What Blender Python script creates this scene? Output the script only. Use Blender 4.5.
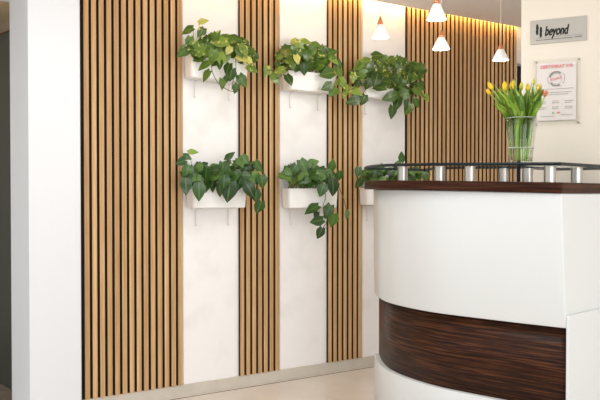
import bpy, math, random
from mathutils import Vector, Matrix
R=math.radians
S=bpy.context.scene
for o in list(bpy.data.objects): bpy.data.objects.remove(o)
COL=S.collection
# ---------------------------------------------------------------- camera, world, light
F=850.0; CX=300.0; HY=193.0; H=1.15; PITCH=R(1.1)
cam=bpy.data.cameras.new('camera'); camo=bpy.data.objects.new('camera',cam); COL.objects.link(camo)
cam.sensor_width=36; cam.lens=F/600*36; cam.clip_start=.05
camo.location=(0,0,H); camo.rotation_euler=(R(90)-PITCH,0,0)
cam.shift_y=(HY+F*math.tan(PITCH)-200)/600
S.camera=camo
w=bpy.data.worlds.new('daylight'); S.world=w; w.use_nodes=True
bg=w.node_tree.nodes['Background']; bg.inputs[0].default_value=(.96,.975,1,1); bg.inputs[1].default_value=1.12
S.view_settings.view_transform='Standard'; S.view_settings.look='None'; S.view_settings.gamma=1
S.view_settings.use_curve_mapping=False; S.view_settings.exposure=0.05
def area(name,loc,target,sx,sy,power,col):
    l=bpy.data.lights.new(name,'AREA'); l.shape='RECTANGLE'; l.size=sx; l.size_y=sy; l.energy=power; l.color=col
    o=bpy.data.objects.new(name,l); COL.objects.link(o); o.location=loc
    o.rotation_euler=(Vector(target)-Vector(loc)).to_track_quat('-Z','Y').to_euler(); return o
area('camera_side_fill',(2.5,-1.4,1.2),(.5,5,1.8),3.0,1.9,74,(.95,.98,1))  # unseen fill light added behind the camera for counter side and ceiling
area('overhead_fill',(-.3,3.1,2.38),(-.3,3.1,0),1.4,1.4,20,(.97,.985,1))  # added soft fill from above, not a fitting of the room
area('passage_fill',(-1.9,5.6,2.3),(-1.9,5.6,0),.5,.5,30,(1,.93,.82))  # invisible warm fill added to lift the dark passage
# ---------------------------------------------------------------- geometry of the room
VPX=1440.0
th=math.atan((VPX-CX)/F)
D=Vector((math.sin(th),math.cos(th),0))         # along the slat wall, away from camera
N=Vector((math.cos(th),-math.sin(th),0))        # out of the slat wall
W0=Vector(((345-CX)/F*5.52,5.52,0))
Z=Vector((0,0,1))
def PW(px,py,t=0.0):                            # point on the plane t in front of the slat wall
    r=Vector(((px-CX)/F,1,0)); Y=(W0.dot(N)+t)/r.dot(N)
    p=r*Y; p.z=H+(HY-py)/F*Y; return p
def sW(px,t=0.0): return (PW(px,HY,t)-W0).dot(D)
def W(s,t,z): p=W0+D*s+N*t; p.z=z; return p
# sign wall
A=Vector((-(CX+1160),F,0)).normalized()         # goes left and away
SR=-A; SM=Vector((SR.y,-SR.x,0))
if SM.y>0: SM=-SM
S0=Vector(((560-CX)/F*4.2,4.2,0))
def PS(px,py,t=0.0):
    r=Vector(((px-CX)/F,1,0)); Y=(S0.dot(SM)+t)/r.dot(SM)
    p=r*Y; p.z=H+(HY-py)/F*Y; return p
def SW(u,t,z): p=S0+SR*u+SM*t; p.z=z; return p
def uS(px): return (PS(px,HY)-S0).dot(SR)
def at(px,py,Y): return Vector(((px-CX)/F*Y,Y,H+(HY-py)/F*Y))
# ---------------------------------------------------------------- materials
def mat(name,col,rough=.5,metal=0,spec=.5,coat=0,emit=None,es=0,trans=0,ior=1.45):
    m=bpy.data.materials.new(name); m.use_nodes=True; b=m.node_tree.nodes['Principled BSDF']
    b.inputs['Base Color'].default_value=(*col,1); b.inputs['Roughness'].default_value=rough
    b.inputs['Metallic'].default_value=metal; b.inputs['Specular IOR Level'].default_value=spec
    b.inputs['Coat Weight'].default_value=coat; b.inputs['Coat Roughness'].default_value=.06
    b.inputs['Transmission Weight'].default_value=trans; b.inputs['IOR'].default_value=ior
    if emit: b.inputs['Emission Color'].default_value=(*emit,1); b.inputs['Emission Strength'].default_value=es
    return m
def nn(m,t,**k):
    n=m.node_tree.nodes.new(t)
    for a,v in k.items(): setattr(n,a,v)
    return n
def ln(m,a,b): m.node_tree.links.new(a,b)
def bsdf(m): return m.node_tree.nodes['Principled BSDF']
def ramp(m,stops):
    r=nn(m,'ShaderNodeValToRGB'); cr=r.color_ramp
    while len(cr.elements)<len(stops): cr.elements.new(.5)
    for e,(p,c) in zip(cr.elements,stops): e.position=p; e.color=(*c,1)
    return r
def lin(r,g,b):
    f=lambda c:(c/255/12.92 if c/255<=.04045 else ((c/255+.055)/1.055)**2.4)
    return (f(r),f(g),f(b))
def noisy(name,c1,c2,scale,vec='Object',stretch=(1,1,1),rough=.5,coat=0,detail=4,lo=.35,hi=.65,bump=0,spec=.5):
    m=mat(name,c1,rough,coat=coat,spec=spec)
    tc=nn(m,'ShaderNodeTexCoord'); mp=nn(m,'ShaderNodeMapping'); mp.inputs['Scale'].default_value=stretch
    nz=nn(m,'ShaderNodeTexNoise'); nz.inputs['Scale'].default_value=scale; nz.inputs['Detail'].default_value=detail
    r=ramp(m,[(lo,c1),(hi,c2)])
    ln(m,tc.outputs[vec],mp.inputs[0]); ln(m,mp.outputs[0],nz.inputs['Vector']); ln(m,nz.outputs[0],r.inputs[0]); ln(m,r.outputs[0],bsdf(m).inputs['Base Color'])
    if bump:
        b=nn(m,'ShaderNodeBump'); b.inputs['Strength'].default_value=bump; b.inputs['Distance'].default_value=.002
        ln(m,nz.outputs[0],b.inputs['Height']); ln(m,b.outputs[0],bsdf(m).inputs['Normal'])
    return m
WHITE=noisy('white_paint',lin(238,237,235),lin(232,231,229),3,rough=.55)
BOARD=noisy('white_wall_board',lin(249,247,245),lin(240,238,234),5.5,rough=.4,lo=.5,hi=.72,detail=2)
COLUMN=mat('column_white',lin(226,228,230),.5)
CREAM=noisy('cream_paint',lin(235,228,214),lin(231,224,210),2,rough=.6)
CEIL=noisy('ceiling_paint',lin(246,241,238),lin(243,238,235),2,rough=.8)
BEIGE=noisy('beige_paint',lin(190,180,155),lin(180,170,146),2,rough=.8)
SKIRT=noisy('taupe_skirting',lin(212,204,190),lin(204,196,182),9,rough=.35)
BLACK=mat('black_backing',lin(26,22,20),.8,spec=.2)
SLATSIDE=mat('slat_dark_side',lin(84,60,42),.7,spec=.2)  # even dark brown for slat sides, ends and backs
DARKDOOR=mat('dark_olive_door',lin(58,60,52),.45)
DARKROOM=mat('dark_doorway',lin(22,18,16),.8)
BROWN=mat('brown_door_head',lin(120,95,70),.5)
JOINT=mat('floor_joint',lin(96,88,80),.7)
LACQ=noisy('white_lacquer',lin(225,229,229),lin(223,227,227),1.5,rough=.34,coat=.1)
PLAST=mat('white_trough_plastic',lin(249,248,245),.4)
BRK=mat('bracket_metal',lin(226,222,215),.4)
CHROME=mat('brushed_steel',lin(182,177,169),.28,1)
COPPER=mat('copper',lin(222,150,108),.3,.6)
SHADE=mat('white_lamp_shade',lin(245,245,245),.35,emit=(1,.95,.88),es=.2)
BULB=mat('lamp_glow',(1,1,1),.5,emit=(1,.9,.72),es=9)
CORD=mat('lamp_cord',lin(225,215,205),.6)
LED=mat('cove_led',(1,.7,.3),.5,emit=(1,.62,.22),es=34)
SOIL=noisy('potting_soil',lin(60,45,32),lin(40,30,22),60,rough=.95)
# oak slats: grain along z, tone varies from slat to slat
OAK=mat('oak_veneer',lin(205,165,110),.5,spec=.35)
tc=nn(OAK,'ShaderNodeUVMap'); tc.uv_map='UVMap'
mp=nn(OAK,'ShaderNodeMapping'); mp.inputs['Scale'].default_value=(40,1.3,1)
nz=nn(OAK,'ShaderNodeTexNoise'); nz.inputs['Scale'].default_value=3; nz.inputs['Detail'].default_value=5
r1=ramp(OAK,[(.3,lin(206,163,112)),(.7,lin(229,195,146))])
nz2=nn(OAK,'ShaderNodeTexNoise'); mp2=nn(OAK,'ShaderNodeMapping'); mp2.inputs['Scale'].default_value=(23.8,.25,1); nz2.inputs['Scale'].default_value=1.3
r2=ramp(OAK,[(.35,lin(216,206,196)),(.65,(1,1,1))])
mx=nn(OAK,'ShaderNodeMixRGB',blend_type='MULTIPLY'); mx.inputs[0].default_value=1
ln(OAK,tc.outputs[0],mp.inputs[0]); ln(OAK,mp.outputs[0],nz.inputs['Vector']); ln(OAK,nz.outputs[0],r1.inputs[0])
ln(OAK,tc.outputs[0],mp2.inputs[0]); ln(OAK,mp2.outputs[0],nz2.inputs['Vector']); ln(OAK,nz2.outputs[0],r2.inputs[0])
ln(OAK,r1.outputs[0],mx.inputs[1]); ln(OAK,r2.outputs[0],mx.inputs[2]); ln(OAK,mx.outputs[0],bsdf(OAK).inputs['Base Color'])
# macassar: grain along u
def macassar(name,a,b,c,sc=1.0,coat=.5):
    m=mat(name,a,.42,coat=coat,spec=.14)
    tc=nn(m,'ShaderNodeUVMap'); tc.uv_map='UVMap'
    mp=nn(m,'ShaderNodeMapping'); mp.inputs['Scale'].default_value=(.9*sc,26*sc,1)
    nz=nn(m,'ShaderNodeTexNoise'); nz.inputs['Scale'].default_value=2.6; nz.inputs['Detail'].default_value=6; nz.inputs['Roughness'].default_value=.62
    r=ramp(m,[(.36,a),(.5,b),(.66,c)])
    ln(m,tc.outputs[0],mp.inputs[0]); ln(m,mp.outputs[0],nz.inputs['Vector']); ln(m,nz.outputs[0],r.inputs[0]); ln(m,r.outputs[0],bsdf(m).inputs['Base Color'])
    return m
MAC=macassar('dark_striped_wood',lin(24,12,8),lin(52,28,16),lin(98,58,32),1.5,coat=.08)
MACTOP=macassar('dark_striped_wood_top',lin(40,18,10),lin(58,30,18),lin(84,50,32),1.2,coat=.0)
# floor tiles
FLOOR=mat('beige_floor_tile',lin(226,214,200),.3,spec=.4)
tc=nn(FLOOR,'ShaderNodeTexCoord'); mp=nn(FLOOR,'ShaderNodeMapping'); mp.inputs['Rotation'].default_value=(0,0,-math.atan2(D.y,D.x))
br=nn(FLOOR,'ShaderNodeTexBrick'); br.inputs['Scale'].default_value=1; br.inputs['Mortar Size'].default_value=.0022
br.inputs['Brick Width'].default_value=1.2; br.inputs['Row Height'].default_value=.6
br.inputs['Color1'].default_value=(*lin(228,217,204),1); br.inputs['Color2'].default_value=(*lin(224,212,198),1); br.inputs['Mortar'].default_value=(*lin(205,194,180),1)
ln(FLOOR,tc.outputs['Object'],mp.inputs[0]); ln(FLOOR,mp.outputs[0],br.inputs['Vector'])
nz=nn(FLOOR,'ShaderNodeTexNoise'); nz.inputs['Scale'].default_value=5; nz.inputs['Detail'].default_value=5
r=ramp(FLOOR,[(.35,(.93,.92,.91)),(.65,(1,1,1))]); mx=nn(FLOOR,'ShaderNodeMixRGB',blend_type='MULTIPLY'); mx.inputs[0].default_value=1
ln(FLOOR,mp.outputs[0],nz.inputs['Vector']); ln(FLOOR,nz.outputs[0],r.inputs[0]); ln(FLOOR,br.outputs[0],mx.inputs[1]); ln(FLOOR,r.outputs[0],mx.inputs[2]); ln(FLOOR,mx.outputs[0],bsdf(FLOOR).inputs['Base Color'])
FLOORWOOD=noisy('brown_floor_boards',lin(150,135,118),lin(120,105,90),4,stretch=(1,12,1),rough=.5)
def leafmat(name,dark,mid,light,yel,thr):
    m=mat(name,mid,.28,spec=.6)
    uv=nn(m,'ShaderNodeUVMap'); uv.uv_map='UVMap'; tn=nn(m,'ShaderNodeUVMap'); tn.uv_map='tone'
    st=nn(m,'ShaderNodeSeparateXYZ'); ln(m,tn.outputs[0],st.inputs[0])
    su=nn(m,'ShaderNodeSeparateXYZ'); ln(m,uv.outputs[0],su.inputs[0])
    r=ramp(m,[(0,dark),(.45,mid),(.85,light),(1,yel)]); ln(m,st.outputs[0],r.inputs[0])
    tcn=nn(m,'ShaderNodeTexCoord'); nz=nn(m,'ShaderNodeTexNoise'); nz.inputs['Scale'].default_value=48; nz.inputs['Detail'].default_value=2
    ln(m,tcn.outputs['Object'],nz.inputs['Vector'])
    vr=ramp(m,[(thr,(0,0,0)),(thr+.05,(1,1,1))]); ln(m,nz.outputs[0],vr.inputs[0])
    ml=nn(m,'ShaderNodeMath',operation='MULTIPLY'); ln(m,vr.outputs[0],ml.inputs[0]); ln(m,st.outputs[1],ml.inputs[1]); vr.color_ramp.elements[1].color=(.75,.75,.75,1)
    mx=nn(m,'ShaderNodeMixRGB'); ln(m,ml.outputs[0],mx.inputs[0]); ln(m,r.outputs[0],mx.inputs[1]); mx.inputs[2].default_value=(*yel,1)
    ab=nn(m,'ShaderNodeMath',operation='ABSOLUTE'); ln(m,su.outputs[0],ab.inputs[0])
    vn=ramp(m,[(0,(.55,.55,.55)),(.13,(0,0,0))]); ln(m,ab.outputs[0],vn.inputs[0])
    m2=nn(m,'ShaderNodeMixRGB'); ln(m,vn.outputs[0],m2.inputs[0]); ln(m,mx.outputs[0],m2.inputs[1]); m2.inputs[2].default_value=(*light,1)
    ln(m,m2.outputs[0],bsdf(m).inputs['Base Color'])
    # thin leaves let some light through
    tr=nn(m,'ShaderNodeBsdfTranslucent'); ln(m,m2.outputs[0],tr.inputs[0]); ms=nn(m,'ShaderNodeMixShader'); ms.inputs[0].default_value=.22
    out=m.node_tree.nodes['Material Output']; ln(m,bsdf(m).outputs[0],ms.inputs[1]); ln(m,tr.outputs[0],ms.inputs[2]); ln(m,ms.outputs[0],out.inputs[0])
    return m
LEAFV=leafmat('variegated_pothos_leaf',lin(34,58,20),lin(78,112,38),lin(136,162,68),lin(222,214,120),.59)
LEAFG=leafmat('green_pothos_leaf',lin(26,50,24),lin(60,98,40),lin(124,160,74),lin(176,198,96),.66)
STEM=mat('pothos_stem',lin(120,135,66),.5); VINE=mat('pothos_vine',lin(92,88,44),.55)
TSTEM=mat('tulip_stem',lin(164,196,80),.45); 
TLEAF=leafmat('tulip_leaf',lin(70,112,36),lin(120,160,52),lin(176,202,84),lin(206,220,110),.9)
def petal(name,a,b):
    m=mat(name,a,.45); uv=nn(m,'ShaderNodeUVMap'); uv.uv_map='UVMap'; su=nn(m,'ShaderNodeSeparateXYZ'); ln(m,uv.outputs[0],su.inputs[0])
    r=ramp(m,[(0,b),(.35,a)]); ln(m,su.outputs[1],r.inputs[0]); ln(m,r.outputs[0],bsdf(m).inputs['Base Color']); return m
YEL=petal('yellow_petal',lin(250,212,44),lin(196,196,60)); YELG=petal('green_yellow_petal',lin(206,206,64),lin(130,170,60))
ORG=petal('orange_pink_petal',lin(206,120,70),lin(180,150,80)); PALE=petal('pale_pink_petal',lin(226,184,140),lin(176,180,100))
# clear materials
def glass(name,tint,mixf,rough=0.0,ior=1.45):
    m=bpy.data.materials.new(name); m.use_nodes=True; nt=m.node_tree; nt.nodes.clear()
    o=nn(m,'ShaderNodeOutputMaterial'); t=nn(m,'ShaderNodeBsdfTransparent'); t.inputs[0].default_value=(*tint,1)
    g=nn(m,'ShaderNodeBsdfGlossy'); g.inputs['Roughness'].default_value=.03; g.inputs[0].default_value=(1,1,1,1)
    fr=nn(m,'ShaderNodeFresnel'); fr.inputs[0].default_value=ior; mu=nn(m,'ShaderNodeMath',operation='MULTIPLY'); mu.inputs[1].default_value=mixf
    ms=nn(m,'ShaderNodeMixShader'); ln(m,fr.outputs[0],mu.inputs[0]); ln(m,mu.outputs[0],ms.inputs[0]); ln(m,t.outputs[0],ms.inputs[1]); ln(m,g.outputs[0],ms.inputs[2]); ln(m,ms.outputs[0],o.inputs[0])
    return m
GLASS=glass('clear_glass',(.992,.996,.994),.15); VGLASS=glass('vase_glass',(.965,.98,.965),.4)
WATER=glass('vase_water',(.93,.97,.88),.4,ior=1.33)
GEDGE=mat('dark_glass_edge',lin(20,32,36),.3,spec=.25)
ACRYL=glass('acrylic_sheet',(.985,.985,.98),.3)
PLATE=noisy('silver_plate',lin(178,175,168),lin(188,185,178),4,rough=.42)
INK=mat('black_ink',lin(22,22,22),.5); GINK=mat('grey_ink',lin(150,146,142),.6); DINK=mat('dark_grey_ink',lin(96,94,92),.6)
RINK=mat('red_ink',lin(236,146,148),.6); PINK=mat('pink_ink',lin(228,150,150),.6); GREEN=mat('green_ink',lin(150,190,160),.6)
PAPER=mat('certificate_paper',lin(240,234,232),.6)
# ---------------------------------------------------------------- mesh helpers
class MB:
    def __init__(s): s.v=[]; s.f=[]; s.uv=[]; s.m=[]; s.tone=[]; s.sm=[]
    def add(s,vs,fs,uv=None,mi=0,tone=(0,0),smooth=False):
        b=len(s.v); s.v+=[tuple(v) for v in vs]
        for f in fs:
            s.f.append([b+i for i in f]); s.m.append(mi if not callable(mi) else mi(f)); s.sm.append(smooth)
            for i in f: s.uv.append(uv[i] if uv else (0,0)); s.tone.append(tone)
    def hexa(s,p,mi=0,uvf=None):                 # p: 8 corners, bottom 4 ccw, top 4
        s.add(p,[(3,2,1,0),(4,5,6,7),(0,1,5,4),(1,2,6,5),(2,3,7,6),(3,0,4,7)],uvf,mi)
    def obox(s,fn,a0,a1,b0,b1,c0,c1,mi=0):       # box in a local frame fn(a,b,c)
        s.hexa([fn(a0,b0,c0),fn(a1,b0,c0),fn(a1,b1,c0),fn(a0,b1,c0),fn(a0,b0,c1),fn(a1,b0,c1),fn(a1,b1,c1),fn(a0,b1,c1)],mi)
    def lathe(s,prof,M=Matrix(),seg=24,mi=0,caps=True,smooth=True):
        vs=[];fs=[]
        for (r,z) in prof:
            for k in range(seg):
                a=2*math.pi*k/seg; vs.append(M@Vector((r*math.cos(a),r*math.sin(a),z)))
        n=len(prof)
        for i in range(n-1):
            for k in range(seg):
                k2=(k+1)%seg; fs.append((i*seg+k,i*seg+k2,(i+1)*seg+k2,(i+1)*seg+k))
        s.add(vs,fs,None,mi,smooth=smooth)
        if caps:
            s.add(vs[:seg],[tuple(reversed(range(seg)))],None,mi); s.add(vs[-seg:],[tuple(range(seg))],None,mi)
    def tube(s,pts,r,seg=6,mi=0):
        pts=[Vector(p) for p in pts]; vs=[];fs=[];n=len(pts)
        rr=r if isinstance(r,(list,tuple)) else [r]*n
        for i,p in enumerate(pts):
            t=(pts[min(i+1,n-1)]-pts[max(i-1,0)]).normalized(); a=t.cross(Vector((.31,.9,.27))).normalized(); b=t.cross(a)
            for k in range(seg):
                q=2*math.pi*k/seg; vs.append(p+(a*math.cos(q)+b*math.sin(q))*rr[i])
        for i in range(n-1):
            for k in range(seg):
                k2=(k+1)%seg; fs.append((i*seg+k,i*seg+k2,(i+1)*seg+k2,(i+1)*seg+k))
        fs.append(tuple(reversed(range(seg)))); fs.append(tuple(range((n-1)*seg,n*seg)))
        s.add(vs,fs,None,mi,smooth=True)
    def build(s,name,mats,parent=None,bevel=0,seg=2,recalc=True):
        me=bpy.data.meshes.new(name)
        org=Vector((0,0,0))
        if parent is not None: org=parent.location.copy()
        elif s.v:
            xs=[v[0] for v in s.v]; ys=[v[1] for v in s.v]; zs=[v[2] for v in s.v]
            org=Vector(((min(xs)+max(xs))/2,(min(ys)+max(ys))/2,min(zs)))
        me.from_pydata([tuple(Vector(v)-org) for v in s.v],[],s.f)
        if not isinstance(mats,(list,tuple)): mats=[mats]
        for m in mats: me.materials.append(m)
        u=me.uv_layers.new(name='UVMap'); t=me.uv_layers.new(name='tone')
        for i,l in enumerate(s.uv): u.data[i].uv=l
        for i,l in enumerate(s.tone): t.data[i].uv=l
        for i,p in enumerate(me.polygons): p.material_index=s.m[i]; p.use_smooth=s.sm[i]
        me.update()
        if recalc:
            import bmesh
            bm=bmesh.new(); bm.from_mesh(me); bmesh.ops.remove_doubles(bm,verts=bm.verts,dist=1e-5)
            bmesh.ops.recalc_face_normals(bm,faces=bm.faces); bm.to_mesh(me); bm.free()
        o=bpy.data.objects.new(name,me); COL.objects.link(o)
        if parent is not None: o.parent=parent
        else: o.location=org
        if bevel:
            b=o.modifiers.new('bevel','BEVEL'); b.width=bevel; b.segments=seg; b.limit_method='ANGLE'; b.angle_limit=R(40)
        return o
def tag(o,label,cat,group=None):
    o['label']=label; o['category']=cat
    if group: o['group']=group
    return o
def thing(name,loc,label,cat,group=None):
    o=bpy.data.objects.new(name,None); COL.objects.link(o); o.location=loc; o.empty_display_size=.05
    return tag(o,label,cat,group)
def struct(o): o['kind']='structure'; return o
def textmesh(body,size,fn,mats,name=None,parent=None,shear=0,offset=0,align='CENTER',spacing=1.0,fitw=None,z=.0006):
    cu=bpy.data.curves.new('t','FONT'); cu.body=body; cu.size=size; cu.shear=shear; cu.offset=offset; cu.align_x=align; cu.align_y='CENTER'; cu.space_character=spacing; cu.extrude=z/2
    o=bpy.data.objects.new('t',cu); COL.objects.link(o)
    dg=bpy.context.evaluated_depsgraph_get(); me=bpy.data.meshes.new_from_object(o.evaluated_get(dg))
    bpy.data.objects.remove(o)
    vs=[v.co.copy() for v in me.vertices]; k=1
    if fitw: 
        wd=max(v.x for v in vs)-min(v.x for v in vs); k=fitw/wd
    mb=MB(); mb.add([fn(v.x*k,v.y,v.z+z/2) for v in vs],[tuple(p.vertices) for p in me.polygons])
    return mb
# ---------------------------------------------------------------- room shell
CZ=H+(HY-6.6)/F*PW(400,HY,.10).y
def base(name,fn,a0,a1,b0,b1,c0,c1,m,bevel=0):
    mb=MB(); mb.obox(fn,a0,a1,b0,b1,c0,c1); return struct(mb.build(name,m,bevel=bevel))
sP0=sW(80.5); sEnd=sW(516.3)
base('wall_back',W,sP0-.3,sEnd,-.12,0,0,CZ+.32,WHITE)
mb=MB(); mb.hexa([Vector((-9,-4,-.05)),Vector((9,-4,-.05)),Vector((9,12,-.05)),Vector((-9,12,-.05)),Vector((-9,-4,0)),Vector((9,-4,0)),Vector((9,12,0)),Vector((-9,12,0))])
struct(mb.build('floor',FLOOR))
base('ceiling',W,sP0-1.2,sEnd+3,.10,4.3,CZ,CZ+.14,CEIL)
base('trim_4',W,sP0-.1,sEnd+3,-.12,.10,CZ+.20,CZ+.32,WHITE)     # lid of the light cove
mb=MB(); mb.obox(W,sP0+.1,sEnd,.026,.042,CZ+.036,CZ+.042)
o=mb.build('cove_light_strip',LED); tag(o,'warm glowing light strip hidden in the ceiling gap above the slatted wall','light strip')
# wall at the far end: dark opening beyond the last slats
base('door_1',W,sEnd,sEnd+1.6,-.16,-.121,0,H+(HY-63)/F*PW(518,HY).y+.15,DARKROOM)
base('wall_recess',W,sEnd,sEnd+1.6,-.12,-.02,H+(HY-63)/F*PW(518,HY).y,CZ+.3,WHITE)
# sign wall
u0=uS(520.5)
base('wall_right',lambda a,b,c:SW(a,b,c),u0,u0+2.4,-.14,0,0,CZ+.1,CREAM)
# column on the left: its front face is parallel to the slat wall, its left face turned to us
tF=.14
sA=sW(28.8,tF); sB=sW(80.6,tF)
# depth so that the back-left corner projects at x=9.5
r=Vector(((10.5-CX)/F,1,0)); P=W(sA,tF,0)
k=(P.x-r.x*P.y)/(N.x-r.x*N.y)      # P - N*k lies on the ray
base('wall_left',W,sA,sB,tF-k,tF,0,CZ+.32,COLUMN,bevel=.004)
tb=tF-k
ztop=H+(HY-3.0)/F*W(sA,tF-k,0).y
base('trim_5',W,sA-1.6,sA,tb,tF,ztop,CZ+.3,COLUMN)      # head of the opening left of the column
# room behind the opening
base('wall_passage',W,sA-1.0,sA+3.0,-2.6,-2.5,0,CZ+.3,BEIGE)
q=at(5,389,5.0); sq=(q-W0).dot(D)
qt=(q-W0).dot(N)
dz=H+(HY-34)/F*5.0
base('door_2',W,sq,sq+.05,-2.4,qt+.5 if qt+.5<tb-.02 else tb-.02,0,dz,DARKDOOR)
base('trim_6',W,sq-.012,sq+.062,-2.4,qt+.5 if qt+.5<tb-.02 else tb-.02,dz,dz+.05,BROWN)
mb=MB(); mb.obox(W,sq-2.5,sq+3,-2.6,tb-.01,0,.004); struct(mb.build('floor_passage',FLOORWOOD))
base('ceiling_passage',W,sA-2.5,sA+3,-2.6,tb-.01,CZ+.05,CZ+.15,BEIGE)
# skirting
SKH=.0
zs=lambda px,py,t: PW(px,py,t).z
hB=zs(345,360.6,.012)
base('baseboard_back',W,sB-.02,sEnd,0,.014,0,hB,SKIRT,bevel=.002)
base('trim_7',W,sB-.02,sEnd,.048,.055,0,.0015,JOINT)
# white boards between the slats
for i,(a,b) in enumerate(((182.4,236.8),(279.3,325.6),(361.7,404.0))):
    base('trim_%d'%(i+1),W,sW(a),sW(b),0,.008,hB,CZ+.19,BOARD,bevel=.0015)
# ---------------------------------------------------------------- slat panels
ST=.021
p_ref=(sW(177.8,ST)-sW(84.3,ST))/13
w_ref=p_ref*.645
def slat_panel(x_back,x0,x1last,xend,n,label):
    s0=sW(x0,ST); e=sW(xend,ST)
    p=(e-w_ref-s0)/(n-1)
    sb=sW(x_back,.006)
    root=thing('slat_panel',W((sb+e)/2,0,hB),label,'slat wall panel','oak slat panels on the back wall')
    m=MB(); m.obox(W,sb,e-.002,0.0005,.009,hB+.0005,CZ+.19); m.build('backing_board',BLACK,root)
    m=MB()
    for k in range(n):
        a=s0+k*p; b=a+w_ref; z0,z1=hB+.001,CZ+.185
        u=k*.9+x0
        vs=[W(a,.009,z0),W(b,.009,z0),W(b,ST,z0),W(a,ST,z0),W(a,.009,z1),W(b,.009,z1),W(b,ST,z1),W(a,ST,z1)]
        uv=[(u,0),(u+w_ref,0),(u+w_ref,0),(u,0),(u,2.4),(u+w_ref,2.4),(u+w_ref,2.4),(u,2.4)]
        m.add(vs,[(3,2,6,7)],uv,0)                       # front, veneered
        last=(k==n-1)
        m.add(vs,[(1,2,6,5)],uv,0 if last else 1); m.add(vs,[(0,3,7,4),(0,1,2,3),(4,5,6,7),(0,1,5,4)],uv,1)
    m.build('slats',[OAK,SLATSIDE],root)
    return root
slat_panel(81.2,84.3,177.8,182.2,14,'widest oak slat panel beside the white column at left')
slat_panel(239.0,240.2,275,279,7,'narrow oak slat panel between the first and second planter columns')
slat_panel(327.2,328.4,358,361.5,7,'narrow oak slat panel left of the reception counter edge')
n4=round((sW(515.7,ST)-w_ref-sW(407.2,ST))/p_ref)+1
slat_panel(405.3,407.2,0,515.7,n4,'long oak slat panel behind the reception counter under the cove light')
# ---------------------------------------------------------------- reception counter
CP=[(1.086,3.47),(.93,3.605),(.79,3.735),(.69,3.83),(.61,3.915),(.535,4.02),(.475,4.13),(.43,4.235),(.40,4.34),(.385,4.45),(.38,4.58),(.382,4.75)]
def catmull(P,n=5):
    P=[Vector(p) for p in P]; out=[]
    Q=[P[0]*2-P[1]]+P+[P[-1]*2-P[-2]]
    for i in range(1,len(Q)-2):
        for k in range(n):
            t=k/n; a,b,c,d=Q[i-1],Q[i],Q[i+1],Q[i+2]
            out.append(.5*((2*b)+(c-a)*t+(2*a-5*b+4*c-d)*t*t+(3*b-a-3*c+d)*t**3))
    out.append(P[-1]); return out
CP=[(x+.031*(1.086-x)/.7+.003,y) for x,y in CP]
CURVE=catmull(CP,5)
def offs(C,o):                                  # outward (towards camera/left)
    out=[]
    for i,p in enumerate(C):
        t=(C[min(i+1,len(C)-1)]-C[max(i-1,0)]).normalized(); nrm=Vector((-t.y,t.x))
        if nrm.dot(Vector((-.7,-.7)))<0: nrm=-nrm
        if nrm.x>0 and i>len(C)//2: nrm=-nrm
        out.append(p+nrm*(o(i/len(C)) if callable(o) else o))
    return out
E=Vector((.68,.73)).normalized(); EN=Vector((E.y,-E.x))     # side direction and its outward normal
K=Vector(CP[0])
TIL=.03
def tilt(X): return TIL*max(0,(1.086-X))
def ring(o,side,depth,L=.62):
    """outer and inner outline: side end -> corner -> front curve -> tip"""
    C=offs(CURVE,o); fn0=(C[0]-K)                        # front offset at the corner
    # front line tangent at the corner, intersect with side line
    tdir=(C[1]-C[0]).normalized()
    sideP=K+EN*side
    # solve C0 + a*tdir = sideP + b*E
    det=tdir.x*(-E.y)+E.x*tdir.y; rhs=sideP-C[0]
    a=(rhs.x*(-E.y)+E.x*rhs.y)/det; corner=C[0]+tdir*a
    Cf=[c for c in C if (c-corner).dot(tdir)>.004]
    outer=[sideP+E*L]+[sideP+E*(L*q) for q in (.66,.33)]+[corner]+Cf
    I=offs(CURVE,(lambda f:o(f)-depth) if callable(o) else o-depth); t2=(I[1]-I[0]).normalized(); sideI=K+EN*(side-depth)
    rhs=sideI-I[0]; det=t2.x*(-E.y)+E.x*t2.y; a=(rhs.x*(-E.y)+E.x*rhs.y)/det; ic=I[0]+t2*a
    nC=len(C)-len(Cf); If=[i for i in I[nC:]]
    If=[ (i if (i-ic).dot(t2)>.0 else ic) for i in If]
    inner=[sideI+E*L]+[sideI+E*(L*q) for q in (.66,.33)]+[ic]+If
    return outer,inner
def loft(mb,b,t,z0,z1,dz0=True,dz1=True,mi=0,edge_mi=None):
    (ob,ib),(ot,it)=b,t; n=len(ob)
    em=mi if edge_mi is None else edge_mi
    def P(q,z,f): return Vector((q.x,q.y,z+(tilt(q.x) if f else 0)))
    arc=[0]
    for i in range(1,n): arc.append(arc[-1]+(ob[i]-ob[i-1]).length)
    vs=[P(q,z0,dz0) for q in ob]+[P(q,z1,dz1) for q in ot]+[P(q,z1,dz1) for q in it]+[P(q,z0,dz0) for q in ib]
    # split the outer wall from the faces so its uv runs along the arc
    outer=[]; 
    for i in range(n-1): outer.append((i,i+1,n+i+1,n+i))
    uv=[(a,z0) for a in arc]+[(a,z1) for a in arc]+[(a,z1+.3) for a in arc]+[(a,z0+.3) for a in arc]
    sm=outer
    mb.add(vs,sm[:3],uv,em); mb.add(vs,sm[3:],uv,em,smooth=True)
    top=[(n+i,n+i+1,2*n+i+1,2*n+i) for i in range(n-1)]; inn=[(2*n+i,2*n+i+1,3*n+i+1,3*n+i) for i in range(n-1)]; bot=[(3*n+i,3*n+i+1,i+1,i) for i in range(n-1)]
    mb.add(vs,top+bot,uv,mi); mb.add(vs,inn,uv,em); mb.add(vs,[(0,n,2*n,3*n),(n-1,2*n-1,3*n-1,4*n-1)],uv,em)
def flat_smooth(o,ang=35):
    return o
zB0,zB1,zP1=.25,.595,1.148
counter=thing('reception_counter',(.9,4.0,0),'curved white reception counter with dark striped wood band and raised glass top','reception counter')
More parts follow.
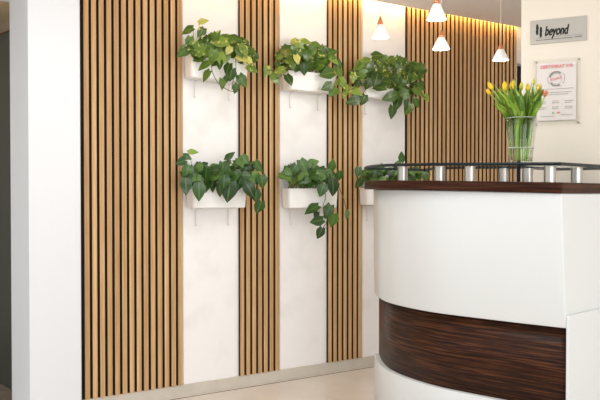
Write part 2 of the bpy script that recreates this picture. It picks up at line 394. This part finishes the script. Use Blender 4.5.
mb=MB(); loft(mb,ring(0,0,.30),ring(0,0,.30),0,zB0,False,False); mb.build('plinth',LACQ,counter,bevel=.004)
mb=MB(); loft(mb,ring(-.026,-.006,.25),ring(-.026,-.006,.25),zB0,zB1,False,False); mb.build('wood_band',MAC,counter)
mb=MB(); loft(mb,ring(0,0,.30),ring(lambda f:.047-.041*min(1,f*1.1),0,.33),zB1,zP1,False,True); mb.build('upper_panel',LACQ,counter,bevel=.006,seg=3)
zc0,zc1=1.149,1.192
mb=MB(); loft(mb,ring(.056,.006,.36),ring(.056,.006,.36),zc0,zc1); mb.build('countertop',MACTOP,counter,bevel=.002)
zg0,zg1=1.259,1.273
mb=MB(); loft(mb,ring(.058,.004,.34),ring(.058,.004,.34),zg0,zg1,edge_mi=1); mb.build('glass_top',[GLASS,GEDGE],counter)
# end block on the right side below the upper panel
mb=MB()
a=K+EN*.004; z1=.648
def EB(u,v,z): q=K+E*u+EN*v; return Vector((q.x,q.y,z))
mb.obox(EB,-.002,.62,.0004,.014,0,z1); mb.build('end_block',LACQ,counter,bevel=.004)
# standoffs
def curve_at(px,o):
    C=offs(CURVE,o); best=None
    for i in range(len(C)-1):
        for k in range(10):
            p=C[i].lerp(C[i+1],k/10); d=abs(CX+F*p.x/p.y-px)
            if best is None or d<best[0]: best=(d,p)
    return best[1]
def side_at(px,v):
    best=None
    for k in range(0,400):
        q=K+E*(k/400)+EN*v; d=abs(CX+F*q.x/q.y-px)
        if best is None or d<best[0]: best=(d,q)
    return best[1]
pts=[curve_at(402.5,.01),curve_at(439.5,.01),curve_at(470,.01),curve_at(503.5,-.235),curve_at(527,-.215),curve_at(550,.01),side_at(576.5,-.045)]
for q in pts:
    m=MB(); z0=zc1+tilt(q.x); z1_=zg0+tilt(q.x)
    M=Matrix.Translation((q.x,q.y,0)); rr=.0245
    m.lathe([(rr*.4,z0),(rr*1.06,z0),(rr*1.06,z0+.004),(rr,z0+.0045),(rr,z1_-.0045),(rr*1.06,z1_-.004),(rr*1.06,z1_-.0004)],M,24,smooth=False)
    o=m.build('standoff',CHROME,counter); o['label']='brushed steel cylinder'
# ---------------------------------------------------------------- pendant lamps
def pendant(px,ytop,ysplit,ybot,wpx,Y,label,crop=None):
    c=at(px,ybot,Y); ppm=F/Y; zb=c.z; zs_=zb+(ybot-ysplit)/ppm*-1*-1; zs_=zb+(ybot-ysplit)/ppm; zt=zb+(ybot-ytop)/ppm
    rb=wpx/2/ppm; rc=rb*.36
    root=thing('pendant_lamp',(c.x,c.y,zb),label,'pendant lamp','pendant lamps above the counter')
    M=Matrix.Translation((c.x,c.y,0)); m=MB()
    m.lathe([(rb-.003,zb),(rb,zb),(rb*.99,zb+.004),(rb*.7,zb+(zs_-zb)*.5),(rc,zs_),(rc-.004,zs_),(rb*.7-.004,zb+(zs_-zb)*.5),(rb-.004,zb+.003)],M,32,caps=False); m.build('lamp_shade',SHADE,root)
    m=MB(); m.lathe([(rc,zs_),(rc*.8,zs_+(zt-zs_)*.35),(rc*.28,zt),(.002,zt+.002)],M,24,caps=True); m.build('lamp_cap',COPPER,root)
    m=MB(); rr=rc*1.0; m.lathe([(.001,zb+.004),(rr*.7,zb+.008),(rr,zb+.018),(rr*.9,zb+.03),(rr*.4,zs_-.004)],M,16,caps=True); m.build('bulb',BULB,root)
    m=MB(); m.tube([(c.x,c.y,zt),(c.x,c.y,(zt+CZ)/2),(c.x,c.y,CZ-.02)],.0022,6); m.build('cord',CORD,root)
    pl=bpy.data.lights.new('bulb_light','POINT'); pl.energy=2.6; pl.color=(1,.93,.84); pl.shadow_soft_size=.03
    po=bpy.data.objects.new('bulb_light',pl); COL.objects.link(po); po.parent=root; po.location=(0,0,-.035)
    m=MB(); m.lathe([(.03,CZ-.02),(.03,CZ-.0005)],M,20); m.build('ceiling_rose',PLAST,root)
    return root
pendant(380,17.5,25.5,38.5,17.5,4.75,'pendant lamp farthest left, white shade, in front of white wall board')
pendant(436,-4,5,20.5,20,4.05,'largest nearest pendant lamp, cut by the top edge of the photo')
pendant(440.7,31,38,50,17.5,4.7,'pendant lamp hanging just below the largest one, before the slats')
pendant(500,43.5,50,60.8,16.5,4.75,'pendant lamp farthest right, above the tulips, beside the cream wall')
# ---------------------------------------------------------------- sign and certificate
cS=PS(558,31); 
def frame_at(px,py,t): 
    c=PS(px,py,t); return lambda x,y,z: c+SR*x+Z*y+SM*z
uL,uR=uS(530),uS(586); zc=(PS(530,22).z+PS(530,45.5).z)/2; zh=(PS(530,22).z-PS(530,45.5).z)
zc2=(PS(586,16.6).z+PS(586,40.5).z)/2
c0=SW((uL+uR)/2,.0,(zc+zc2)/2); sw=(uR-uL); sh=zh
G=lambda x,y,z: c0+SR*x+Z*y+SM*z
sign=thing('name_plate',tuple(c0),'silver grey name plate with black lettering on the cream wall above the certificate','sign')
m=MB(); m.obox(lambda a,b,c:G(a,c,b),-sw/2,sw/2,.0005,.008,-sh/2,sh/2); m.build('plate',PLATE,sign,bevel=.001)
k=.0084
tm=textmesh('beyond',sh*.56,lambda x,y,z:G(x*1-.0,y,k+z),INK,shear=.28,offset=.0013,fitw=sw*.43)
off=Vector(SR)*(-sw*.035)+Z*(sh*-.01)
m=MB()
for dx in (-.0013,-.0006,0,.0006,.0013): m.add([Vector(v)+off+SR*dx+Z*(dx*.4)+SM*(dx*.1) for v in tm.v],tm.f)
m.build('lettering',INK,sign,recalc=False)
m=MB()
def poly(mb,G,pts,z,th=.0006):
    n=len(pts); vs=[G(x,y,z) for x,y in pts]+[G(x,y,z+th) for x,y in pts]
    mb.add(vs,[tuple(range(n,2*n)),tuple(reversed(range(n)))]+[(i,(i+1)%n,n+(i+1)%n,n+i) for i in range(n)])
for cx,cy in ((-.375,.10),(-.310,-.02)):
    X=cx*sw; Y=cy*sh; a=sw*.026
    pts=[(X-a*.9,Y+sh*.06),(X-a*.7,Y+sh*.2),(X-a*.1,Y+sh*.25),(X+a*.7,Y+sh*.2),(X+a*1.0,Y+sh*.05),(X+a*.75,Y-sh*.01),(X+a*.85,Y-sh*.16),(X+a*.2,Y-sh*.22),(X-a*.75,Y-sh*.2),(X-a*1.0,Y-sh*.06),(X-a*.65,Y-.0)]
    poly(m,G,pts,k)
m.build('logo',INK,sign,recalc=False)
m=MB()
def bar(mb,G,x0,x1,y,h,z,th=.0005): poly(mb,G,[(x0,y-h/2),(x1,y-h/2),(x1,y+h/2),(x0,y+h/2)],z,th)
random.seed(4)
def words(mb,G,x0,x1,y,h,z):
    x=x0
    while x<x1:
        l=random.uniform(.004,.012); bar(mb,G,x,min(x+l,x1),y,h,z); x+=l+.0022
bar(m,G,-sw*.40,sw*.42,-sh*.255,.0012,k)
words(m,G,-sw*.40,sw*.26,-sh*.345,.0040,k); words(m,G,sw*.29,sw*.42,-sh*.335,.0046,k)
m.build('small_print',DINK,sign,recalc=False)
# certificate
aL,aR=uS(532.5),uS(581)
zt1=PS(532.5,61.5).z; zb1=PS(581,124).z
aw=aR-aL; ah=zt1-zb1
cc=SW((aL+aR)/2,0,(zt1+zb1)/2)
Q=lambda x,y,z: cc+SR*x+Z*y+SM*z
cert=thing('framed_certificate',tuple(cc),'certificate with red heading behind a clear acrylic sheet, right of tulips','certificate')
m=MB(); m.obox(lambda a,b,c:Q(a,c,b),-aw/2,aw/2,.0115,.0145,-ah/2,ah/2); m.build('acrylic_sheet',ACRYL,cert)
px0,px1,py0,py1=-aw/2+.022,aw/2-.024,-ah/2+.022,ah/2-.016
m=MB(); m.obox(lambda a,b,c:Q(a,c,b),px0,px1,.0102,.011,py0,py1); m.build('paper',PAPER,cert)
for x in (-aw/2+.014,aw/2-.014):
    for y in (-ah/2+.008,ah/2-.008):
        m=MB(); Mx=Matrix.Translation(Q(x,y,0))@Matrix((( SR.x,0,SM.x,0),(SR.y,0,SM.y,0),(0,1,0,0),(0,0,0,1)))
        m.lathe([(.0045,.0008),(.0045,.018)],Mx,14); m.build('pin',CHROME,cert)
pw=px1-px0; ph=py1-py0; pcx=(px0+px1)/2; pcy=(py0+py1)/2
QP=lambda x,y,z: Q(pcx+x*pw,pcy+y*ph,z)
kz=.0150
h1=textmesh('CERTYFIKAT 360',.021,lambda x,y,z:Q(pcx+x,pcy+ph*.425+y,kz+z),RINK,offset=.0006,fitw=pw*.82); h1.build('heading',RINK,cert,recalc=False)
def arc(mb,cx,cy,r,w_,a0,a1,n=14):
    pts=[]
    for i in range(n+1):
        a=R(a0+(a1-a0)*i/n); pts.append((cx+(r+w_/2)*math.cos(a),cy+(r+w_/2)*math.sin(a)))
    qs=[]
    for i in range(n+1):
        a=R(a0+(a1-a0)*i/n); qs.append((cx+(r-w_/2)*math.cos(a),cy+(r-w_/2)*math.sin(a)))
    vs=[Q(x,y,kz) for x,y in pts]+[Q(x,y,kz) for x,y in qs]
    mb.add(vs,[(i,i+1,n+1+i+1,n+1+i) for i in range(n)])
cyc=pcy+ph*.215
m=MB(); arc(m,pcx,cyc,.034,.008,50,165); arc(m,pcx,cyc,.034,.007,215,300); m.build('seal_arcs',GINK,cert,recalc=False)
m=MB(); arc(m,pcx,cyc,.041,.002,-40,40); arc(m,pcx,cyc,.027,.0015,0,359,30); arc(m,pcx,cyc,.041,.002,165,215); m.build('seal_ring',GINK,cert,recalc=False)
s1=textmesh('POLECA',.015,lambda x,y,z:Q(pcx+x*math.cos(.25)-y*math.sin(.25),cyc+x*math.sin(.25)+y*math.cos(.25),kz+z),PINK,offset=.0004,fitw=.056); s1.build('seal_lettering',PINK,cert,recalc=False)
random.seed(9)
m=MB(); bar(m,Q,pcx-pw*.40,pcx+pw*.44,pcy+ph*.04,.0016,kz); m.build('rule_line',GINK,cert,recalc=False)
m=MB()
for yy in (-.02,-.055): words(m,Q,pcx-pw*.38,pcx+pw*(.3 if yy<-.03 else .40),pcy+ph*yy,.0022,kz)
m.build('statement_text',GINK,cert,recalc=False)
m=MB(); bar(m,Q,pcx-pw*.1,pcx+pw*.14,pcy+ph*.09,.0016,kz); m.build('name_line',GINK,cert,recalc=False)
m=MB()
for cx in (-.34,0,.32):
    m=MB()
    for yy in (-.17,-.20,-.27,-.30):
        words(m,Q,pcx+pw*(cx-.1),pcx+pw*(cx+random.uniform(.06,.12)),pcy+ph*yy,.0024,kz)
    m.build('column_text',GINK,cert,recalc=False)
m=MB()
words(m,Q,pcx-pw*.40,pcx-pw*.02,pcy-ph*.43,.0022,kz); m.build('signature_text',GINK,cert,recalc=False); m=MB(); words(m,Q,pcx+pw*.12,pcx+pw*.42,pcy-ph*.41,.0022,kz)
m.build('small_print',GINK,cert,recalc=False)
m=MB(); bar(m,Q,pcx+pw*.02,pcx+pw*.10,pcy-ph*.37,.008,kz); m.build('red_emblem',RINK,cert,recalc=False)
m=MB(); bar(m,Q,pcx-pw*.10,pcx-pw*.05,pcy-ph*.37,.009,kz); m.build('green_emblem',GREEN,cert,recalc=False)
# ---------------------------------------------------------------- plants
WID=[.34,.80,1.0,.97,.80,.52,.22,.0]; TT=[0,.12,.27,.42,.58,.75,.90,1.0]
def leaf(mb,pos,tip,nrm,L,tone,var,wid=.40,droop=.25,fold=.18):
    y=tip.normalized(); x=y.cross(nrm).normalized(); z=x.cross(y).normalized()
    if z.dot(nrm)<0: z=-z
    vs=[];uv=[];cols=[-1,-.6,0,.6,1]; n=len(TT)
    for i,t in enumerate(TT):
        for c in cols:
            u=c*WID[i]*wid*L; yy=(t-.0)*L
            if i==0: yy-=abs(c)*.13*L; u=c*.55*wid*L
            zz=-droop*L*t*t+ (abs(c)*fold*WID[i]*wid*L) - .05*L*(c*c)*.5
            vs.append(pos+x*u+y*(yy-.45*L)+z*(zz+droop*.2*L)); uv.append((c*(.3+.7*WID[i]),t))
    fs=[(i*5+j,i*5+j+1,(i+1)*5+j+1,(i+1)*5+j) for i in range(n-1) for j in range(4)]
    mb.add(vs,fs,uv,0,tone=(tone,var),smooth=True)
    return pos-y*.45*L
def bez(a,b,c,n=6): return [a*(1-t)**2+b*2*t*(1-t)+c*t*t for t in [i/n for i in range(n+1)]]
def planter(seed,xl,xr,ytop,ybot,clusters,leaves,vines,label,lm,tones,var,size=(13,17)):
    size=(size[0]*.76,size[1]*.86)
    """xl/xr: front-face corners in the photograph; ytop/ybot at the middle of the front"""
    rnd=random.Random(seed)
    tf=.125
    s0,s1=sW(xl,tf),sW(xr,tf); xm=(xl+xr)/2
    z0=PW(xm,ybot,tf).z; z1=PW(xm,ytop,tf).z
    root=thing('wall_planter',tuple(W((s0+s1)/2,.07,z0)),label,'potted plant','pothos planters hung on the back wall')
    m=MB(); tk=.006; g=.0275
    # trough: rounded rectangular loop, tapered, hollow
    def loop(o,z,tap):
        pts=[]; rr=.022; a0,a1=s0-o+tap,s1+o-tap; b0,b1=g-o*0+ (0),tf+o-tap*.6
        if o<0: b0=g-o
        for (cx,cy,st) in ((a1-rr,b1-rr,0),(a0+rr,b1-rr,90),(a0+rr,b0+rr,180),(a1-rr,b0+rr,270)):
            for k in range(5):
                a=R(st+k*22.5); pts.append(W(cx+rr*math.cos(a),cy+rr*math.sin(a),z))
        return pts
    L=[loop(-.004,z0,.006),loop(0,z0+.004,.006),loop(0,z1-.008,0),loop(.004,z1-.006,0),loop(.004,z1,0),loop(-tk,z1,0),loop(-tk,z1-.02,0)]
    vs=[p for l in L for p in l]; n=20
    fs=[(i*n+k,i*n+(k+1)%n,(i+1)*n+(k+1)%n,(i+1)*n+k) for i in range(len(L)-1) for k in range(n)]
    m.add(vs,fs,None,0,smooth=False); m.add(L[0],[tuple(range(n))]); m.build('trough',PLAST,root)
    m=MB(); Ls=loop(-tk,z1-.018,0); m.add(Ls,[tuple(range(n))]); m.build('soil',SOIL,root)
    for fx in (.2,.8):                                   # wall bracket under the trough
        s=s0+(s1-s0)*fx; m=MB()
        m.tube([W(s,.105,z0-.001),W(s,.03,z0-.004),W(s,.024,z0-.02),W(s,.024,z0-.09),W(s,.0275,z0-.098)],.0028,6)
        m.lathe([(.006,0),(.006,.004)],Matrix.Translation(W(s,.0268,z0-.098))@Matrix(((D.x,0,N.x,0),(D.y,0,N.y,0),(0,1,0,0),(0,0,0,1))),10)
        m.build('bracket',BRK,root)
    lv=MB(); stm=MB()
    ppm=F/PW(xm,ytop,.1).y
    camd=Vector((0,-1,0))
    def place(px,py,t,L,ang,tone,v,stem=True):
        p=PW(px,py,t); a=R(ang)
        tip=Vector((math.cos(a),rnd.uniform(-.35,.15),-math.sin(a)))
        nr=(camd*.75+N*.3+Z*.45+Vector((rnd.uniform(-.65,.65),0,rnd.uniform(-.4,.5))))
        b=leaf(lv,p,tip,nr,L*.93/ppm,tone,v,wid=rnd.uniform(.35,.44),droop=rnd.uniform(.1,.3))
        if stem:
            sx=min(max((p-W0).dot(D),s0+.03),s1-.03)+rnd.uniform(-.02,.02); sx=min(max(sx,s0+.015),s1-.015)
            o=W(sx,rnd.uniform(.05,.10),z1-.012)
            mid=(o+b)/2+Z*max(.02,.3*(b-o).length)*(1 if b.z<o.z+.05 else .4)+N*.03
            stm.tube(bez(o,mid,b,7),.0016,5)
    for (cx,cy,rx,ry,nn_) in clusters:
        for i in range(int(nn_*1.15)):
            a=rnd.uniform(0,2*math.pi); q=math.sqrt(rnd.random())*1.06
            px=cx+rx*q*math.cos(a); py=cy+ry*q*math.sin(a)
            d=math.degrees(math.atan2(py-(ytop),px-xm))
            ang=rnd.choice([rnd.uniform(40,140),rnd.uniform(20,160),0 if px>xm else 180])+rnd.uniform(-25,25)
            tone=rnd.betavariate(2,2)*(tones[1]-tones[0])+tones[0]
            place(px,py,rnd.uniform(.055,.19),rnd.uniform(*size),ang,tone,1 if rnd.random()<var else 0)
    for l in leaves:
        px,py,Lp,ang=l[:4]; tone=l[4] if len(l)>4 else rnd.uniform(*tones); t=l[5] if len(l)>5 else rnd.uniform(.14,.2)
        place(px,py,t,Lp,ang,tone,l[6] if len(l)>6 else (1 if rnd.random()<var else 0),stem=(len(l)<8))
    lv.build('foliage',lm,root,recalc=False)
    stm.build('leaf_stalks',STEM,root)
    for vv in vines:
        P=[PW(x,y,t) for (x,y,t) in vv]; m=MB()
        Pp=catmull(P,5); m.tube(Pp,.0022,6); m.build('vine',VINE,root)
    return root
NS=(1,)  # marks a leaf that sits on a vine and needs no stalk
planter(11,192,249.5,57.5,80,
  [(222,50,30,13,48),(205,52,18,9,18),(240,55,14,10,18)],
  [(188,31,14,160,.35,.15,0),(203.5,22,11,-20,.95,.15,1),(201.5,33,12,120,.3,.16,1),(190,43,13,100,.55,.15,1),(184,52,16,140,.45,.15,1),
   (197,51,18,185,.6,.19,1),(216,37,15,-60,.55,.16,1),(228,40,15,20,.5,.17,1),(236,39,14,10,.35,.16,0),(243,46,15,0,.3,.16,1),(222,43,17,10,.8,.19,1),
   (221,59,16,80,.85,.2,0),(213,57,15,100,.6,.2,1),(204.5,66,15,150,.5,.2,0)+NS,(206.5,76,14,130,.55,.2,0)+NS,(220,65,10,100,.3,.2,0),(228,69,13,110,.15,.2,0)+NS,
   (231,75,14,100,.2,.2,0)+NS,(222.5,84,12,80,.5,.2,0)+NS,(226,80,10,120,.15,.2,0)+NS,(242.5,81,16,60,.35,.2,0)+NS,(236,88.5,11,110,.3,.2,0)+NS,
   (229,51,10,120,.98,.2,1),(244,51,17,60,.7,.21,1),(252,69,14,25,.55,.2,1)+NS,(249,62,13,45,1.0,.19,1)+NS,(242,59,13,20,.97,.19,1),(240,52,13,60,.5,.2,0)],
  [[(214,58,.19),(212,70,.2),(219,84,.2),(230,91,.2),(238,92,.2)],[(236,60,.17),(236,72,.2),(233,82,.2),(232,90,.2)],[(240,56,.16),(246,62,.19),(254,70,.2)]],
  'wall planter at upper left, its pothos bushiest and most yellow',LEAFV,(.1,.85),.5,(12,16))
planter(12,290,337,73,91.5,
  [(303,56,23,9,42),(318,58,14,8,16),(303,66,24,5,20)],
  [(294,41,8,-70,.9,.14,1),(298,45,14,30,.8,.15,1),(306,42.5,13,10,.8,.15,1),(316,46.5,13,15,.6,.16,0),(284,52,16,160,.3,.15,0),(297,59.5,10,70,.98,.2,1),
   (304,69,13,90,.12,.2,0),(289,80,13,60,.1,.2,0)+NS,(275,79,13,50,.6,.19,0)+NS,(267,71.5,12,95,.7,.19,1)+NS,(280,71,12,170,.7,.2,1),(331,53,14,-20,.4,.16,0),
   (338,66,13,80,.3,.19,0)+NS,(334,61,12,30,.85,.19,1)+NS,(327,74,16,170,.35,.2,0)+NS,(339,73,13,60,.55,.2,0)+NS,(327,87,13,150,.25,.2,0)+NS,(333,92,13,130,.5,.2,0)+NS,(341,82,10,90,.6,.2,0)+NS,(320,55,14,15,.35,.2,1)],
  [[(324,60,.17),(334,64,.19),(337,76,.2),(334,86,.2),(341,93,.2)],[(290,68,.17),(280,70,.19),(268,71,.2)],[(292,67,.17),(284,74,.2),(277,79,.2)]],
  'wall planter at upper centre, smaller pothos over a clear white trough',LEAFV,(.1,.7),.35,(11,15))
planter(13,366,410,82,99,
  [(388,72,33,12,66),(405,84,18,11,36),(366,78,13,9,16),(412,72,11,8,14)],
  [(377.5,56,13,-10,.3,.15,0),(364,61.5,13,175,.6,.15,1),(386,60,12,30,.55,.16,1),(396,63,12,30,.6,.16,1),(360,70,14,110,.4,.18,0),(353,78,11,90,.7,.19,1),
   (345,88,12,70,.7,.19,1)+NS,(356,92,14,20,.8,.19,1)+NS,(353,101,15,160,.15,.2,0)+NS,(363,100,12,110,.15,.2,0)+NS,(345,94,10,120,.85,.2,1)+NS,(340,82,11,150,.8,.2,1)+NS,
   (368,84,13,110,.1,.2,0),(376,80,16,100,.12,.2,0),(380,88,14,10,.2,.2,0),(390,97,16,165,.3,.2,0)+NS,(402,95,15,165,.4,.2,0)+NS,(397,104,15,110,.12,.2,0)+NS,(406,104,12,90,.2,.2,0)+NS,(392,112,14,90,.15,.2,0)+NS,(408,109,14,120,.5,.2,0)+NS,
   (417,76,14,10,.5,.16,1),(418,92,14,30,.6,.2,0)+NS,(426,98,10,60,.85,.2,1)+NS,(416,103,12,60,.4,.2,0)+NS,(421,87,11,40,.4,.19,0)],
  [[(372,80,.17),(358,86,.19),(347,91,.2),(338,84,.2)],[(368,86,.18),(362,95,.2),(356,102,.2)],[(398,90,.18),(400,100,.2),(394,112,.2)],[(405,86,.17),(416,92,.19),(426,98,.2)],[(404,94,.19),(408,102,.2),(407,110,.2)]],
  'wall planter at upper right, wide pothos spilling over both sides near pendants',LEAFV,(.05,.7),.3,(11,15))
planter(14,193.5,248,187,208,
  [(214,177,31,10,56),(245,173,12,11,22),(195,174,12,10,16)],
  [(193,152,11,-10,.9,.15,0),(187,157,10,20,.4,.15,0),(181,162,11,160,.3,.15,0),(230,156,13,-50,.3,.15,0),(226,164,12,160,.4,.17,0),(245,160,13,60,.55,.16,0),
   (186,186,18,85,.2,.2,0),(199,191,20,88,.4,.2,0),(220,190,14,85,.15,.2,0),(229,191,22,100,.12,.2,0),(224,182,17,90,.3,.21,0),(206,175,16,100,.3,.19,0),
   (258,166,14,60,.5,.19,0)+NS,(262,181,15,80,.4,.2,0)+NS,(259,207,15,110,.3,.2,0)+NS,(250,190,20,60,.1,.2,0)+NS,(256,196,14,90,.3,.2,0)+NS,(239,184,14,110,.2,.2,0)],
  [[(244,178,.17),(254,180,.19),(258,192,.2),(260,204,.2)]],
  'wall planter at lower left, dark green leaves trailing over the slats at its right',LEAFG,(.05,.75),.15,(13,18))
planter(15,290,339,188.5,208,
  [(303,176,20,8,34),(320,177,14,8,20)],
  [(313,163,13,-20,.6,.15,0),(303,165,14,60,.5,.16,0),(285,177,13,200,.6,.17,0),(293,170,14,120,.4,.17,0),(332,165,13,-70,.5,.17,0),(333,187,18,85,.08,.2,0)+NS,(322,190,14,110,.35,.2,0),(339,176,12,100,.4,.19,0),
   (312,209,17,155,.3,.2,0)+NS,(328,211,16,115,.35,.2,0)+NS,(317,221,15,165,.3,.2,0)+NS,(333,220,15,100,.6,.2,0)+NS,(320,233,13,115,.12,.2,0)+NS,(347,215,11,80,.6,.2,0)+NS,(316,215,8,120,.05,.2,0)+NS],
  [[(325,185,.18),(325.5,198,.2),(323,207,.2),(327,220,.2),(323,228,.2)],[(330,180,.18),(338,186,.2),(344,200,.2),(347,212,.2)]],
  'wall planter at lower centre, one long vine hanging below its trough',LEAFG,(.1,.8),.2,(11,15))
planter(16,368,412,188,205,
  [(386,176,26,8,46),(412,177,14,7,20)],
  [(401.5,157,12,-80,.45,.16,0),(398,163,7,180,.5,.16,0),(358,172,11,100,.4,.17,0),(359,183,12,120,.3,.19,0)+NS,(425,176,12,60,.5,.19,0)+NS],
  [[(366,180,.18),(360,181,.19),(358,186,.2)]],
  'wall planter half hidden behind the counter end, leaves seen under the glass top',LEAFG,(.1,.8),.3,(10,13))
# ---------------------------------------------------------------- vase with tulips
VY=3.86; vc=at(520.8,193,VY); zv=zg1+tilt(vc.x)+.0004; ppm=F/VY
vase=thing('glass_vase',(vc.x,vc.y,zv),'clear flared glass vase with water standing on the glass counter top','vase')
zr=H+(HY-118)/ppm; hv=zr-zv; rt=15.2/ppm; rb=11.5/ppm
M=Matrix.Translation((vc.x,vc.y,zv))
def rad(f): return rb+(rt-rb)*(f**1.15)
m=MB(); m.lathe([(.001,0),(rad(0),0)]+[(rad(f),hv*f) for f in (.05,.2,.4,.6,.8,1)]+[(rad(f)-.0028,hv*f) for f in (1,.8,.6,.4,.2,.08)]+[(.001,hv*.07)],M,32,caps=False); m.build('vase_body',VGLASS,vase)
wl=.36
m=MB(); m.lathe([(.001,hv*.075)]+[(rad(f)-.0035,hv*f) for f in (.082,.2,wl)]+[(.001,hv*wl)],M,32,caps=False); m.build('water',WATER,vase)
RIMG=bpy.data.materials.new('vase_rim_glass'); RIMG.use_nodes=True; b_=bsdf(RIMG); b_.inputs['Base Color'].default_value=(.9,.95,.9,1); b_.inputs['Roughness'].default_value=.08; b_.inputs['Alpha'].default_value=.38
m=MB(); m.lathe([(rt-.003,hv-.004),(rt+.0012,hv-.003),(rt+.0012,hv+.0005),(rt-.0035,hv+.0005)],M,32,caps=False); m.build('rim',RIMG,vase)
m=MB(); m.lathe([(rad(.3)-.004,hv*wl-.002),(rad(wl)+.001,hv*wl-.002),(rad(wl)+.001,hv*wl+.003),(rad(.3)-.004,hv*wl+.003)],M,32,caps=False); m.build('waterline',RIMG,vase)
TU=[(492.5,83.5,-32,YEL,1.0),(490.5,89.5,-38,YEL,.85),(504.5,84,-4,YEL,1.15),(511.5,84.5,-3,YEL,1.0),(514.5,82,-14,YELG,.95),(520.5,84.5,3,YELG,.9),(526.5,86,6,YEL,1.0),(533,80.5,3,YELG,.7),(536.8,85.5,12,YEL,.95),(540,91,22,ORG,.85),(543.8,92,20,ORG,.8),(510,93,-25,PALE,.85)]
TL=['yellow tulip leaning far left, topmost on the left side of the vase','lower yellow tulip leaning farthest left over the slats','broadest upright yellow tulip at left centre','upright yellow tulip just left of centre','greenish yellow pointed tulip touching the centre left bloom','small greenish yellow tulip at the centre of the bunch','yellow tulip right of centre against the cream wall','green unopened bud, tallest of the bunch','yellow tulip at upper right beside the green bud','orange pink tulip at right, left of its twin','orange pink tulip farthest right of the bunch','pale pink tulip low at the centre left among leaves']
rnd=random.Random(3)
for i,((px,py,ang,pm,sc),lab) in enumerate(zip(TU,TL)):
    ph_=2*math.pi*i/12*5; 
    hd=at(px,py+7*sc,VY+rnd.uniform(-.04,.04))
    fx=(px-521)/26
    b=Vector((vc.x+fx*rb*.62,vc.y+.6*rb*math.sin(ph_)*.7,zv+hv*.10))
    rimp=Vector((vc.x+fx*rt*.72,vc.y+math.sin(ph_)*rt*.55,zr))
    dr=Vector((math.sin(R(ang)),0,math.cos(R(ang))))
    path=[b,(b+rimp)/2+Vector((fx*.002,0,0)),rimp,hd-dr*.05+Vector((-fx*.004,0,0)),hd]
    path=catmull(path,5)
    root=thing('tulip',tuple(b),lab,'flower','tulips in the glass vase')
    m=MB(); m.tube(path,.0030,7); m.build('stem',TSTEM,root)
    # blossom: six overlapping petals
    L=.044*sc; q=Vector((0,0,1)).rotation_difference(dr).to_matrix()
    m=MB()
    for k in range(6):
        a=R(60*k+15*(i%3)); rr=.0104*sc*(1.0 if k%2 else .86); T=[0,.15,.35,.55,.75,.9,1]; Rr=[.18,.72,1,1,.82,.5,.16]; wd=[.25,.8,1.05,1.05,.8,.45,.05]
        vs=[];uv=[]
        for t,r_,w_ in zip(T,Rr,wd):
            for c in (-1,-.5,0,.5,1):
                aa=a+c*w_*.62; r2=rr*r_*(1-.06*abs(c)); vs.append(hd+q@Vector((r2*math.cos(aa),r2*math.sin(aa),L*t*(1-.03*abs(c))))); uv.append((c,t))
        m.add(vs,[(x*5+j,x*5+j+1,(x+1)*5+j+1,(x+1)*5+j) for x in range(6) for j in range(4)],uv,0,smooth=True)
    m.build('blossom',pm,root,recalc=False)
    # two long blades
    m=MB()
    for s in range(11):
        j0=3+s%4*2; p0=path[j0]; side=rnd.choice((-1,1)); tipx=px+side*rnd.uniform(1,10)*(1 if s%2 else -1)*.8; tip=at(min(max(tipx,493),541),rnd.uniform(82,106),hd.y+rnd.uniform(-.03,.02))
        mid=Vector((rimp.x,rimp.y,zr))+Vector((side*.004,-.006,.005))
        ctr=catmull([p0,(p0+mid)/2,mid,(mid+tip)/2+Vector((side*.008,-.005,.008)),tip],4); nC=len(ctr); vs=[];uv=[]
        for k,c in enumerate(ctr):
            t=k/(nC-1); wv=.0165*math.sin(math.pi*min(1,t*.9+.1))**.7*(1-t**4)+.0004
            x=Vector((math.cos(s*.8+i),math.sin(s*.8+i)*.5,0)).normalized()
            if t<.5: wv=min(wv,.008)
            for cc_ in (-1,0,1): vs.append(c+x*wv*cc_+Vector((0,-.003*abs(cc_)*t,0))); uv.append((cc_,t))
        m.add(vs,[(a_*3+j,a_*3+j+1,(a_+1)*3+j+1,(a_+1)*3+j) for a_ in range(nC-1) for j in range(2)],uv,0,tone=(rnd.uniform(.1,.95),0),smooth=True)
    m.build('leaves',TLEAF,root,recalc=False)
